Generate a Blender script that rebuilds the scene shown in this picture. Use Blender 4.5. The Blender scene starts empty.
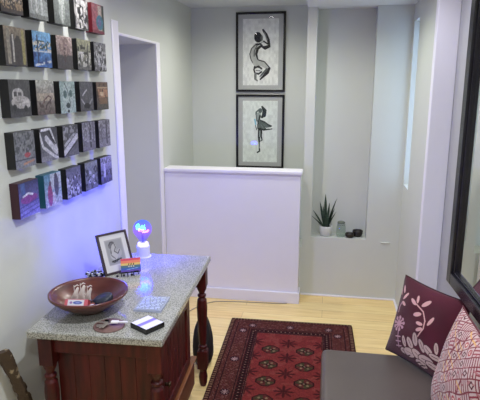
import bpy, bmesh, math, random
import numpy as np
from mathutils import Vector, Matrix
R = math.radians
scene = bpy.context.scene
COL = scene.collection
random.seed(7)

# ------------------------------------------------------------ camera
cam_d = bpy.data.cameras.new('camera'); cam = bpy.data.objects.new('camera', cam_d); COL.objects.link(cam)
cam.location = (0, 0, 1.70)
cam.rotation_euler = (R(90 - 12.42), 0, R(9.74))
cam_d.sensor_fit = 'HORIZONTAL'; cam_d.sensor_width = 36; cam_d.lens = 36 * 514 / 480
cam_d.clip_start = 0.05; cam_d.clip_end = 60
scene.camera = cam

# ------------------------------------------------------------ world, exposure
w = bpy.data.worlds.new('sky'); scene.world = w; w.use_nodes = True
w.node_tree.nodes['Background'].inputs[0].default_value = (0.50, 0.70, 1.0, 1)
w.node_tree.nodes['Background'].inputs[1].default_value = 3.5
vs = scene.view_settings
vs.view_transform = 'Standard'; vs.look = 'None'; vs.gamma = 1; vs.use_curve_mapping = False
vs.exposure = -0.19

# ------------------------------------------------------------ light settings
SPOTS = [(-1.00, 2.42, 5.2, (1, .99, .96)), (-0.50, 3.40, 8, (1, .95, .90)), (-0.62, 4.05, 6.2, (1, 1, .88)), (-0.10, 1.30, 23, (.89, .93, 1)),
         (0.25, 2.75, 5.0, (.88, .88, 1)), (0.1, -0.2, 18, (.96, .97, 1)), (0.15, 3.45, 2.0, (.9, 1, .75))]
BULB_COL = (0.0, 0.015, 1.0); BULB_POWER = 16.0

# ------------------------------------------------------------ helpers
def lin(c):
    return tuple((x / 12.92 if x <= 0.04045 else ((x + 0.055) / 1.055) ** 2.4) for x in c[:3])
def srgb(r, g, b): return lin((r / 255, g / 255, b / 255))

MATS = {}
def mat(name, col=(0.8, 0.8, 0.8), rough=0.5, metal=0.0, noise=0.0, nscale=8.0, bump=0.0, bscale=60.0,
        stretch=(1, 1, 1), col2=None, emit=None, estr=0, coat=0.0, trans=0.0, spec=None, sheen=0.0):
    if name in MATS: return MATS[name]
    m = bpy.data.materials.new(name); m.use_nodes = True
    nt = m.node_tree; b = nt.nodes['Principled BSDF']
    b.inputs['Base Color'].default_value = (*col, 1); b.inputs['Roughness'].default_value = rough
    b.inputs['Metallic'].default_value = metal; b.inputs['Coat Weight'].default_value = coat
    b.inputs['Transmission Weight'].default_value = trans
    b.inputs['Sheen Weight'].default_value = sheen
    if spec is not None: b.inputs['Specular IOR Level'].default_value = spec
    if emit:
        b.inputs['Emission Color'].default_value = (*emit, 1); b.inputs['Emission Strength'].default_value = estr
    tc = nt.nodes.new('ShaderNodeTexCoord'); mp = nt.nodes.new('ShaderNodeMapping')
    nt.links.new(tc.outputs['Object'], mp.inputs[0]); mp.inputs['Scale'].default_value = stretch
    if noise > 0 or col2:
        n = nt.nodes.new('ShaderNodeTexNoise'); n.inputs['Scale'].default_value = nscale; n.inputs['Detail'].default_value = 5
        nt.links.new(mp.outputs[0], n.inputs[0])
        r = nt.nodes.new('ShaderNodeValToRGB'); r.color_ramp.elements[0].position = 0.32; r.color_ramp.elements[1].position = 0.68
        c2 = col2 if col2 else tuple(x * (1 - noise) for x in col)
        r.color_ramp.elements[0].color = (*c2, 1); r.color_ramp.elements[1].color = (*col, 1)
        nt.links.new(n.outputs[0], r.inputs[0]); nt.links.new(r.outputs[0], b.inputs['Base Color'])
    if bump > 0:
        n = nt.nodes.new('ShaderNodeTexNoise'); n.inputs['Scale'].default_value = bscale
        nt.links.new(mp.outputs[0], n.inputs[0])
        bp = nt.nodes.new('ShaderNodeBump'); bp.inputs['Strength'].default_value = bump; bp.inputs['Distance'].default_value = 0.005
        nt.links.new(n.outputs[0], bp.inputs['Height']); nt.links.new(bp.outputs[0], b.inputs['Normal'])
    MATS[name] = m
    return m

def paint_mat(name='painted', rough=0.5, bump=0.0, bscale=200, sheen=0.0, spec=0.5):
    """colour attribute carried by the mesh, with a fine procedural grain"""
    if name in MATS: return MATS[name]
    m = bpy.data.materials.new(name); m.use_nodes = True
    nt = m.node_tree; b = nt.nodes['Principled BSDF']; b.inputs['Roughness'].default_value = rough
    b.inputs['Sheen Weight'].default_value = sheen; b.inputs['Specular IOR Level'].default_value = spec
    a = nt.nodes.new('ShaderNodeAttribute'); a.attribute_name = 'Pattern'
    nt.links.new(a.outputs['Color'], b.inputs['Base Color'])
    if bump > 0:
        n = nt.nodes.new('ShaderNodeTexNoise'); n.inputs['Scale'].default_value = bscale
        bp = nt.nodes.new('ShaderNodeBump'); bp.inputs['Strength'].default_value = bump; bp.inputs['Distance'].default_value = 0.003
        nt.links.new(n.outputs[0], bp.inputs['Height']); nt.links.new(bp.outputs[0], b.inputs['Normal'])
    MATS[name] = m
    return m

def setp(o, label=None, cat=None, group=None, kind=None):
    if label: o['label'] = label
    if cat: o['category'] = cat
    if group: o['group'] = group
    if kind: o['kind'] = kind
    return o

def empty(name, loc=(0, 0, 0), rz=0, **k):
    o = bpy.data.objects.new(name, None); COL.objects.link(o)
    o.location = loc; o.rotation_euler = (0, 0, rz); o.empty_display_size = 0.05
    return setp(o, **k)

def link(name, bm, m, parent=None, smooth=False, loc=None, bevel=0, seg=2, **k):
    me = bpy.data.meshes.new(name)
    bmesh.ops.recalc_face_normals(bm, faces=bm.faces)
    bm.to_mesh(me); bm.free()
    for mm in (m if isinstance(m, (list, tuple)) else [m]): me.materials.append(mm)
    if smooth:
        for p in me.polygons: p.use_smooth = True
    o = bpy.data.objects.new(name, me); COL.objects.link(o)
    if parent: o.parent = parent
    if loc: o.location = loc
    if bevel:
        b = o.modifiers.new('bevel', 'BEVEL'); b.width = bevel; b.segments = seg; b.limit_method = 'ANGLE'; b.angle_limit = R(40)
    return setp(o, **k)

def box(bm, x0, x1, y0, y1, z0, z1, M=None, mi=0):
    vs_ = [Vector((x, y, z)) for x in (x0, x1) for y in (y0, y1) for z in (z0, z1)]
    if M is not None: vs_ = [M @ v for v in vs_]
    v = [bm.verts.new(p) for p in vs_]
    for f in ((0, 1, 3, 2), (4, 6, 7, 5), (0, 4, 5, 1), (2, 3, 7, 6), (0, 2, 6, 4), (1, 5, 7, 3)):
        fc = bm.faces.new([v[i] for i in f]); fc.material_index = mi
    return bm

def lathe(bm, prof, c=(0, 0, 0), n=24, M=None, closed=False, mi=0):
    """prof: (radius, z) list revolved about z through c"""
    rings = []
    for r, z in prof:
        if r < 1e-5:
            p = Vector((c[0], c[1], c[2] + z)); rings.append([bm.verts.new(M @ p if M is not None else p)])
        else:
            ring = []
            for i in range(n):
                a = 2 * math.pi * i / n
                p = Vector((c[0] + r * math.cos(a), c[1] + r * math.sin(a), c[2] + z))
                ring.append(bm.verts.new(M @ p if M is not None else p))
            rings.append(ring)
    for a, b in zip(rings[:-1], rings[1:]):
        for i in range(n):
            j = (i + 1) % n
            if len(a) == 1 and len(b) == 1: continue
            if len(a) == 1: f = bm.faces.new((a[0], b[j], b[i]))
            elif len(b) == 1: f = bm.faces.new((a[i], a[j], b[0]))
            else: f = bm.faces.new((a[i], a[j], b[j], b[i]))
            f.material_index = mi
    return bm

def tube(bm, pts, r, n=8, mi=0):
    """round tube along points; r a number or a list"""
    pts = [Vector(p) for p in pts]; rs = r if isinstance(r, (list, tuple)) else [r] * len(pts)
    rings = []; up = Vector((0, 0, 1))
    for i, p in enumerate(pts):
        t = (pts[min(i + 1, len(pts) - 1)] - pts[max(i - 1, 0)]).normalized()
        a = t.cross(up)
        if a.length < 1e-3: a = t.cross(Vector((1, 0, 0)))
        a.normalize(); b = t.cross(a)
        rings.append([bm.verts.new(p + rs[i] * (math.cos(k * 2 * math.pi / n) * a + math.sin(k * 2 * math.pi / n) * b)) for k in range(n)])
    for A, B in zip(rings[:-1], rings[1:]):
        for i in range(n):
            bm.faces.new((A[i], A[(i + 1) % n], B[(i + 1) % n], B[i])).material_index = mi
    for rg in (rings[0], rings[-1]): bm.faces.new(rg).material_index = mi
    return bm

# --- painted surfaces -----------------------------------------------------
def vnoise(u, v, s, seed=0):
    rs = np.random.RandomState(seed); g = rs.rand(64, 64)
    x = u * s; y = v * s; xi = np.floor(x).astype(int); yi = np.floor(y).astype(int)
    fx = x - xi; fy = y - yi; fx = fx * fx * (3 - 2 * fx); fy = fy * fy * (3 - 2 * fy)
    a = g[xi % 64, yi % 64]; b = g[(xi + 1) % 64, yi % 64]; c = g[xi % 64, (yi + 1) % 64]; d = g[(xi + 1) % 64, (yi + 1) % 64]
    return (a * (1 - fx) + b * fx) * (1 - fy) + (c * (1 - fx) + d * fx) * fy
def C(r, g, b): return np.array([r, g, b], float) / 255
def seg_d(u, v, x0, y0, x1, y1):
    dx, dy = x1 - x0, y1 - y0; L = dx * dx + dy * dy + 1e-12
    t = np.clip(((u - x0) * dx + (v - y0) * dy) / L, 0, 1)
    return np.hypot(u - x0 - t * dx, v - y0 - t * dy), t
def put(img, mask, col):
    img[mask] = col
def stroke(img, u, v, pts, w, col, asp=1.0):
    """polyline with widths; u,v in units where asp scales v"""
    for i in range(len(pts) - 1):
        w0, w1 = (w[i], w[i + 1]) if isinstance(w, (list, tuple)) else (w, w)
        d, t = seg_d(u, v * asp, pts[i][0], pts[i][1] * asp, pts[i + 1][0], pts[i + 1][1] * asp)
        img[d < w0 + (w1 - w0) * t] = col
def ell(img, u, v, cx, cy, rx, ry, col, ang=0):
    c, s = math.cos(ang), math.sin(ang); a = (u - cx) * c + (v - cy) * s; b = -(u - cx) * s + (v - cy) * c
    img[(a / rx) ** 2 + (b / ry) ** 2 < 1] = col

def painted(name, nu, nv, place, func, m, parent=None, smooth=False, **k):
    """grid mesh; place(U,V)->Nx3 positions; func(U,V)->Nx3 sRGB colours (per vertex)"""
    us, vs2 = np.meshgrid(np.linspace(0, 1, nu), np.linspace(0, 1, nv))
    u = us.ravel(); v = vs2.ravel()
    P = place(u, v); rgb = np.clip(func(u, v), 0, 1)
    idx = np.arange(nu * nv).reshape(nv, nu)
    F = np.stack([idx[:-1, :-1], idx[:-1, 1:], idx[1:, 1:], idx[1:, :-1]], -1).reshape(-1, 4)
    me = bpy.data.meshes.new(name); me.from_pydata(P.tolist(), [], F.tolist())
    a = me.color_attributes.new('Pattern', 'FLOAT_COLOR', 'POINT')
    lrgb = np.where(rgb <= 0.04045, rgb / 12.92, ((rgb + 0.055) / 1.055) ** 2.4)
    a.data.foreach_set('color', np.concatenate([lrgb, np.ones((len(rgb), 1))], 1).astype(np.float32).ravel())
    me.materials.append(m)
    if smooth:
        for p in me.polygons: p.use_smooth = True
    o = bpy.data.objects.new(name, me); COL.objects.link(o)
    if parent: o.parent = parent
    return setp(o, **k)
def plane_at(o, a, b):
    o, a, b = np.array(o, float), np.array(a, float), np.array(b, float)
    return lambda u, v: o + u[:, None] * a + v[:, None] * b

# ------------------------------------------------------------ materials
M_wall = mat('wall_paint', srgb(206, 209, 202), 0.62, noise=0.03, nscale=3, bump=0.04, bscale=250)
M_trim = mat('trim_paint', srgb(236, 234, 241), 0.4, noise=0.02, nscale=5)
M_ceil = mat('ceiling_paint', srgb(216, 218, 214), 0.8, noise=0.02, nscale=4)
M_black = mat('black_lacquer', srgb(18, 18, 20), 0.25)
M_wood = mat('mahogany', srgb(88, 24, 24), 0.42, col2=srgb(46, 11, 14), nscale=5, stretch=(7, 7, 0.9), coat=0.08, spec=.3)
M_wood_lit = mat('mahogany_rail_lit', srgb(146, 92, 56), 0.3, col2=srgb(100, 56, 36), nscale=5, stretch=(7, 0.9, 7), coat=0.4)  # lighter mahogany: ceiling light falling on the bottom rail is in its colour
M_leather = mat('brown_leather', srgb(88, 78, 74), 0.34, noise=0.12, nscale=6, bump=0.15, bscale=400)

def floor_material():
    m = bpy.data.materials.new('oak_laminate'); m.use_nodes = True; nt = m.node_tree; b = nt.nodes['Principled BSDF']
    tc = nt.nodes.new('ShaderNodeTexCoord')
    br = nt.nodes.new('ShaderNodeTexBrick'); br.inputs['Scale'].default_value = 1
    br.inputs['Brick Width'].default_value = 1.2; br.inputs['Row Height'].default_value = 0.135
    br.inputs['Mortar Size'].default_value = 0.0012; br.inputs['Bias'].default_value = 0.0
    br.inputs['Color1'].default_value = (*srgb(255, 232, 166), 1); br.inputs['Color2'].default_value = (*srgb(248, 218, 152), 1)
    br.inputs['Mortar'].default_value = (*srgb(190, 158, 112), 1)
    nt.links.new(tc.outputs['Object'], br.inputs[0])
    mp = nt.nodes.new('ShaderNodeMapping'); mp.inputs['Scale'].default_value = (1.3, 14, 1)
    nt.links.new(tc.outputs['Object'], mp.inputs[0])
    n = nt.nodes.new('ShaderNodeTexNoise'); n.inputs['Scale'].default_value = 3; n.inputs['Detail'].default_value = 6
    nt.links.new(mp.outputs[0], n.inputs[0])
    r = nt.nodes.new('ShaderNodeValToRGB'); r.color_ramp.elements[0].position = 0.3; r.color_ramp.elements[1].position = 0.7
    r.color_ramp.elements[0].color = (0.78, 0.72, 0.62, 1); r.color_ramp.elements[1].color = (1, 1, 1, 1)
    nt.links.new(n.outputs[0], r.inputs[0])
    mx = nt.nodes.new('ShaderNodeMix'); mx.data_type = 'RGBA'; mx.blend_type = 'MULTIPLY'; mx.inputs[0].default_value = 0.8
    nt.links.new(br.outputs['Color'], mx.inputs[6]); nt.links.new(r.outputs[0], mx.inputs[7])
    nt.links.new(mx.outputs[2], b.inputs['Base Color']); b.inputs['Roughness'].default_value = 0.38
    return m
M_floor = floor_material()

def granite_material():
    m = bpy.data.materials.new('speckled_granite'); m.use_nodes = True; nt = m.node_tree; b = nt.nodes['Principled BSDF']
    tc = nt.nodes.new('ShaderNodeTexCoord')
    n = nt.nodes.new('ShaderNodeTexNoise'); n.inputs['Scale'].default_value = 230; n.inputs['Detail'].default_value = 3
    nt.links.new(tc.outputs['Object'], n.inputs[0])
    r = nt.nodes.new('ShaderNodeValToRGB'); e = r.color_ramp.elements
    e[0].position = 0.36; e[0].color = (*srgb(104, 102, 98), 1); e[1].position = 0.56; e[1].color = (*srgb(188, 188, 180), 1)
    x = e.new(0.45); x.color = (*srgb(148, 148, 142), 1)
    nt.links.new(n.outputs[0], r.inputs[0])
    n2 = nt.nodes.new('ShaderNodeTexNoise'); n2.inputs['Scale'].default_value = 9
    nt.links.new(tc.outputs['Object'], n2.inputs[0])
    mx = nt.nodes.new('ShaderNodeMix'); mx.data_type = 'RGBA'; mx.blend_type = 'MULTIPLY'; mx.inputs[0].default_value = 0.25
    nt.links.new(r.outputs[0], mx.inputs[6]); nt.links.new(n2.outputs[0], mx.inputs[7])
    nt.links.new(mx.outputs[2], b.inputs['Base Color']); b.inputs['Roughness'].default_value = 0.09
    return m
M_granite = granite_material()

def glass_pane_material(name, tint=(1, 1, 1), ior=1.45, rough=0.0):
    m = bpy.data.materials.new(name); m.use_nodes = True; nt = m.node_tree; nt.nodes.clear()
    o = nt.nodes.new('ShaderNodeOutputMaterial'); t = nt.nodes.new('ShaderNodeBsdfTransparent'); g = nt.nodes.new('ShaderNodeBsdfGlossy')
    t.inputs[0].default_value = (*tint, 1); g.inputs['Roughness'].default_value = rough
    f = nt.nodes.new('ShaderNodeFresnel'); f.inputs[0].default_value = ior
    x = nt.nodes.new('ShaderNodeMixShader')
    ge = nt.nodes.new('ShaderNodeNewGeometry'); ml = nt.nodes.new('ShaderNodeMath'); ml.operation = 'MULTIPLY'; sb = nt.nodes.new('ShaderNodeMath'); sb.operation = 'SUBTRACT'; sb.inputs[0].default_value = 1
    nt.links.new(ge.outputs['Backfacing'], sb.inputs[1]); nt.links.new(sb.outputs[0], ml.inputs[0]); nt.links.new(f.outputs[0], ml.inputs[1])
    nt.links.new(ml.outputs[0], x.inputs[0]); nt.links.new(t.outputs[0], x.inputs[1]); nt.links.new(g.outputs[0], x.inputs[2])
    nt.links.new(x.outputs[0], o.inputs[0])
    return m
M_pane = glass_pane_material('picture_glass')
M_jar = glass_pane_material('jar_glass', (0.93, 0.96, 0.945))
M_bulbglass = glass_pane_material('bulb_glass', (0.5, 0.55, 0.85), 1.10)
def glow_globe(m):   # lit bulb: coloured light fills the globe, blue above, pink below right
    nt = m.node_tree; out = [n for n in nt.nodes if n.type == 'OUTPUT_MATERIAL'][0]; src = out.inputs[0].links[0].from_socket
    em = nt.nodes.new('ShaderNodeEmission'); add = nt.nodes.new('ShaderNodeAddShader'); tc = nt.nodes.new('ShaderNodeTexCoord')
    sp = nt.nodes.new('ShaderNodeSeparateXYZ'); cr = nt.nodes.new('ShaderNodeValToRGB'); mr = nt.nodes.new('ShaderNodeMapRange')
    nt.links.new(tc.outputs['Object'], sp.inputs[0]); nt.links.new(sp.outputs['Z'], mr.inputs['Value'])
    mr.inputs['From Min'].default_value = .10; mr.inputs['From Max'].default_value = .212
    e = cr.color_ramp.elements; e[0].position = 0; e[0].color = (.10, .07, .30, 1); e[1].position = 1; e[1].color = (.02, .12, .62, 1)
    x = e.new(.45); x.color = (.24, .08, .55, 1)
    nt.links.new(mr.outputs[0], cr.inputs[0]); nt.links.new(cr.outputs[0], em.inputs[0]); em.inputs[1].default_value = 1.0
    nt.links.new(src, add.inputs[0]); nt.links.new(em.outputs[0], add.inputs[1]); nt.links.new(add.outputs[0], out.inputs[0])
glow_globe(M_bulbglass)
M_acryl = glass_pane_material('clear_acrylic', (0.97, 0.98, 1.0), 1.35)
nt = M_acryl.node_tree; o_ = [n for n in nt.nodes if n.type == 'OUTPUT_MATERIAL'][0]; src_ = o_.inputs[0].links[0].from_socket
df = nt.nodes.new('ShaderNodeBsdfDiffuse'); df.inputs[0].default_value = (*srgb(196, 204, 226), 1); mx_ = nt.nodes.new('ShaderNodeMixShader'); mx_.inputs[0].default_value = .35
nt.links.new(src_, mx_.inputs[1]); nt.links.new(df.outputs[0], mx_.inputs[2]); nt.links.new(mx_.outputs[0], o_.inputs[0])
M_mirror = mat('silvered_glass', (0.9, 0.92, 0.9), 0.01, metal=1.0)
P_print = paint_mat('printed_paper', 0.45)
P_ink = paint_mat('ink_on_paper', 0.8, spec=0.2)
P_fabric = paint_mat('woven_fabric', 0.85, bump=0.25, bscale=500, sheen=0.2, spec=0.2)
P_rug = paint_mat('wool_pile', 0.95, bump=0.5, bscale=350, spec=0.1)
P_gloss = paint_mat('glossy_print', 0.3)

# ============================================================ SETTING
CZ = 2.40
def S(name, boxes, m, bevel=0):
    bm = bmesh.new()
    for b in boxes: box(bm, *b)
    return link(name, bm, m, bevel=bevel, kind='structure')

S('floor', [(-1.73, 0.85, -1.7, 4.00, -0.06, 0), (-0.26, 0.85, 4.00, 4.3, -0.06, 0)], M_floor)
S('floor_stairwell', [(-1.28, -0.26, 4.00, 4.8, -1.20, -1.14)], M_floor)
# flight going down to the left behind the half wall
for_steps = []
for i in range(5):
    x1 = -0.26 - i * 0.2
    for_steps.append((x1 - 0.2, x1, 4.0, 4.8, -1.14, -0.19 * (i + 1)))
S('trim_1', for_steps, M_floor)
S('ceiling', [(-1.73, 0.85, -1.7, 4.9, CZ, CZ + 0.08)], M_ceil)
S('ceiling_bulkhead', [(-0.184, 0.70, 3.14, 4.3, 2.28, CZ)], M_ceil)
S('wall_left', [(-1.73, -1.28, -1.7, 3.07, 0, CZ), (-1.73, -1.28, 3.07, 3.765, 2.005, CZ), (-1.73, -1.28, 3.765, 4.9, -1.2, CZ)], M_wall)
S('wall_far', [(-1.28, 0.0, 4.80, 4.9, -1.2, CZ)], M_wall)
S('wall_front', [(-1.28, 0.69, -1.8, -1.7, 0, CZ)], M_wall)
S('wall_right', [(0.58, 0.70, 3.14, 3.80, 0, 2.28), (0.58, 0.70, 4.03, 4.3, 0, 2.28), (0.58, 0.70, 3.80, 4.03, 0, 0.97), (0.58, 0.70, 3.80, 4.03, 2.16, 2.28)], M_wall)
S('wall_right_near', [(0.69, 0.85, -1.7, 3.14, 0, CZ)], mat('wall_darker_grey', srgb(172, 172, 172), .6, noise=.03, nscale=3))  # near stretch in an even grey, darker than the other walls
# wall with the plant niche
S('wall_back', [(-0.184, 0.58, 4.07, 4.30, 0, 0.505), (-0.30, -0.184, 4.07, 4.30, -1.2, 0.413),
                (-0.184, -0.112, 4.07, 4.30, 0.505, 2.28), (-0.112, 0.325, 4.21, 4.30, 0.505, 2.28),
                (0.325, 0.58, 4.07, 4.30, 0.505, 2.28),
                (-0.184, 0.0, 4.30, 4.80, -1.2, CZ)], M_wall)
S('wall_half', [(-1.28, -0.198, 3.88, 4.00, 0, 1.045)], M_trim, bevel=0.004)
S('trim_2', [(-1.28, -0.186, 3.862, 4.02, 1.045, 1.072), (-1.28, -0.192, 3.872, 4.01, 1.034, 1.045)], M_trim, bevel=0.008)
S('baseboard_half', [(-1.28, -0.186, 3.862, 3.88, 0, 0.092), (-0.198, -0.186, 3.88, 4.00, 0, 0.092)], M_trim, bevel=0.004)
S('baseboard_back', [(-0.184, 0.58, 4.058, 4.07, 0, 0.014)], M_trim, bevel=0.003)
S('baseboard_left', [(-1.28, -1.264, -1.7, 2.97, 0, 0.09)], M_trim, bevel=0.004)
S('baseboard_right', [(0.565, 0.58, 3.14, 4.058, 0, 0.014)], M_trim, bevel=0.003)
# door alcove: architrave and closed door at its back
S('trim_3', [(-1.28, -1.268, 2.985, 3.07, 0, 2.085), (-1.28, -1.268, 3.07, 3.765, 2.005, 2.022), (-1.28, -1.268, 3.765, 3.845, 0, 2.022)], M_trim, bevel=0.004)
S('door_1', [(-1.78, -1.73, 3.07, 3.765, 0, 2.005)], M_trim)
S('trim_5', [(0.572, 0.69, 3.128, 3.14, 0, 2.28), (0.572, 0.58, 3.14, 3.20, 0, 2.28)], M_trim, bevel=0.003)
# window in the right wall
S('window_1', [(0.655, 0.69, 3.80, 3.825, 0.97, 2.16), (0.655, 0.69, 4.005, 4.03, 0.97, 2.16), (0.655, 0.69, 3.825, 4.005, 0.97, 1.0), (0.655, 0.69, 3.825, 4.005, 2.13, 2.16)], M_trim, bevel=0.003)
bm = bmesh.new(); box(bm, 0.668, 0.674, 3.825, 4.005, 1.0, 2.13)
o = link('window_glass', bm, M_pane, parent=bpy.data.objects['window_1'])

# ============================================================ CEILING LIGHTS
def downlight(x, y, power, colour, label):
    z = CZ if not (x > -0.184 and y > 3.14) else 2.28
    bm = bmesh.new(); lathe(bm, [(0.030, -0.002), (0.045, -0.006), (0.045, 0.0), (0.030, 0.0), (0.030, -0.002)], (0, 0, 0), 24)
    t = link('downlight', bm, M_trim, smooth=False, loc=(x, y, z), label=label, cat='ceiling light', group='recessed ceiling spotlights')
    bm = bmesh.new(); lathe(bm, [(0, -0.003), (0.029, -0.003)], n=20)
    link('lamp_face', bm, mat('spot_glow', (1, 1, 1), emit=(1, 0.95, 0.85), estr=40), parent=t)
    ld = bpy.data.lights.new('spot', 'SPOT'); ld.energy = power * 4; ld.color = colour; ld.spot_size = R(166); ld.spot_blend = 0.8
    ld.shadow_soft_size = 0.03
    l = bpy.data.objects.new('spot', ld); COL.objects.link(l); l.parent = t; l.location = (0, 0, -0.03)
names = ['recessed spotlight above the photo blocks on left wall', 'recessed spotlight just before the half wall',
         'recessed spotlight over the stairwell near the framed drawings', 'recessed spotlight over the near end of the table',
         'recessed spotlight over the leather bench', 'recessed spotlight behind the viewer', 'recessed spotlight added in the lower ceiling to brighten the plant niche']  # last one is an added lamp, there to light the niche wall
for (x, y, p, c), n in zip(SPOTS, names): downlight(x, y, p, c, n)

# ============================================================ RUG
def rug_img(u, v):
    # u across (0..0.87 m), v along away->near (0..1.56 m)
    W, L = 0.87, 1.56; x = u * W; y = v * L
    img = np.zeros((len(u), 3)); img[:] = C(92, 34, 38)
    n1 = vnoise(x, y, 60, 1); n2 = vnoise(x, y, 160, 2); n3 = vnoise(x, y, 28, 5)
    ex = np.minimum(x, W - x); ey = np.minimum(y, L - y); e = np.minimum(ex, ey)
    s = np.where(ex < ey, y, x)
    img[:] = C(104, 48, 42)
    b = e < 0.215
    t = (e > .026) & b
    # lattice of small dark hooked figures in the border
    cell = 0.036; cx = (s / cell) % 1 - .5; cy = (e / cell) % 1 - .5
    img[t & (np.abs(np.abs(cx) + np.abs(cy) - .34) < .07)] = C(122, 52, 52)
    img[t & (np.abs(cx) + np.abs(cy) < .12)] = C(44, 24, 34)
    img[t & (n2 > .78)] = C(128, 84, 78)
    # outer ticks
    img[e < .022] = C(66, 26, 28)
    img[(e < .022) & (e > .004) & ((s % .022) < .009)] = C(168, 124, 96)
    # guard stripes
    for d0 in (.028, .060, .150, .205):
        img[np.abs(e - d0) < .0028] = C(38, 20, 26)
    zz = (e > .162) & (e < .198)
    k = (s / .03) % 1
    img[zz] = C(72, 24, 28)
    img[zz & (np.abs((e - .162) / .036 - np.abs(k * 2 - 1)) < .22)] = C(28, 18, 22)
    img[zz & (np.abs((e - .180) / .018) < .3) & (np.abs(k - .5) < .12)] = C(182, 132, 116)
    # white star flowers in the main border
    for off in (.19, .585, .95, 1.34):
        for cx0 in (.165 * .55 + .015, W - .105):
            for cyy in (off,):
                dx, dy = x - cx0, y - cyy; r = np.hypot(dx, dy); a = np.arctan2(dy, dx)
                img[r < .030] = C(60, 26, 40)
                img[(r < .024 * (.6 + .4 * np.cos(a * 8)))] = C(206, 160, 158)
    for cx0 in (.165, .435, .705):
        for cyy in (.105, L - .105):
            dx, dy = x - cx0, y - cyy; r = np.hypot(dx, dy); a = np.arctan2(dy, dx)
            img[r < .030] = C(60, 26, 40)
            img[(r < .024 * (.6 + .4 * np.cos(a * 8)))] = C(206, 160, 158)
    # field
    f = e >= .215
    img[f] = C(150, 50, 48)
    img[f & (n3 > .62)] = C(160, 64, 58)
    img[f & (n2 > .8)] = C(120, 34, 40)
    gx0, px_ = W / 2 - .1115, .223; gy0, py_ = .435, .187
    gi = np.round((x - gx0) / px_); gj = np.round((y - gy0) / py_)
    dx = x - gx0 - gi * px_; dy = y - gy0 - gj * py_
    okg = f & (gi >= 0) & (gi <= 1) & (gj >= 0) & (gj <= 5)
    octd = np.maximum(np.maximum(np.abs(dx) / 1.1, np.abs(dy)), (np.abs(dx) / 1.1 + np.abs(dy)) * .75)
    img[okg & (octd < .054)] = C(48, 26, 26)
    img[okg & (octd < .047)] = C(100, 42, 40)
    q = (dx * dy > 0)
    img[okg & (octd < .043) & q] = C(78, 70, 44)
    img[okg & (octd < .043) & ~q] = C(112, 44, 42)
    img[okg & (np.hypot(np.abs(dx) - .021, np.abs(dy) - .018) < .008)] = C(160, 128, 96)
    img[okg & (octd < .014)] = C(52, 24, 28)
    img[okg & (octd < .006)] = C(160, 124, 96)
    # secondary crosses between guls
    for xx in (W / 2, W / 2 - .223, W / 2 + .223):
        gj = np.round((y - gy0 - py_ / 2) / py_); dx = x - xx; dy = y - gy0 - py_ / 2 - gj * py_
        okc = f & (gj >= -1) & (gj <= 5)
        r = np.hypot(dx, dy); a = np.arctan2(dy, dx)
        img[okc & (r < .062 * (.66 + .34 * np.cos(a * 8))) & (r > .008)] = C(96, 30, 32)
        img[okc & (np.abs(dx) < .052) & (np.abs(dy) < .004)] = C(74, 26, 28)
        img[okc & (np.abs(dy) < .05) & (np.abs(dx) < .004)] = C(74, 26, 28)
    img *= (0.66 + .26 * n2)[:, None]; g = img.mean(1, keepdims=True); img = img * .88 + g * .12
    return img
def rug_place(u, v):
    x = u * .87; y = -v * 1.56
    z = 0.010 + 0.0 * u
    e = np.minimum(np.minimum(u, 1 - u) * .87, np.minimum(v, 1 - v) * 1.56)
    z = np.where(e < .001, 0.001, 0.011)
    return np.stack([x, y, z], 1)
rug = painted('rug', 300, 520, rug_place, rug_img, P_rug, label='red oriental rug with dark octagon medallions on the wooden floor', cat='rug')
rug.location = (-0.658, 3.495, 0); rug.rotation_euler = (0, 0, R(1.6))
sm = rug.modifiers.new('thick', 'SOLIDIFY'); sm.thickness = 0.008; sm.offset = -1

# ============================================================ PHOTO BLOCKS
def photo_func(bg0, bg1, shapes, amp=.25, nsc=14, seed=0):
    def f(u, v):   # v up
        img = bg0 * (1 - v[:, None]) + bg1 * v[:, None]
        img = img * (1 - amp / 2 + amp * (0.6 * vnoise(u, v, nsc, seed) + .4 * vnoise(u, v, nsc * 2.3, seed + 1)) * 1.6)[:, None]
        for s in shapes:
            if s[0] == 'e': ell(img, u, v, *s[1:5], C(*s[5]), s[6] if len(s) > 6 else 0)
            elif s[0] == 'r': img[(u > s[1]) & (u < s[3]) & (v > s[2]) & (v < s[4])] = C(*s[5])
            elif s[0] == 'l': stroke(img, u, v, s[1], s[2], C(*s[3]))
            elif s[0] == 'n': # mottled patches
                mk = (vnoise(u, v, s[1], s[2]) > s[3]) & (v > s[5]) & (v < s[6]); img[mk] = C(*s[4])
        g = img.mean(1, keepdims=True); img = (g * .3 + img * .7) * .84
        img *= (.8 + .4 * vnoise(u, v, 26, seed + 7))[:, None]
        return img
    return f
K = (20, 20, 22)
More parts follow.
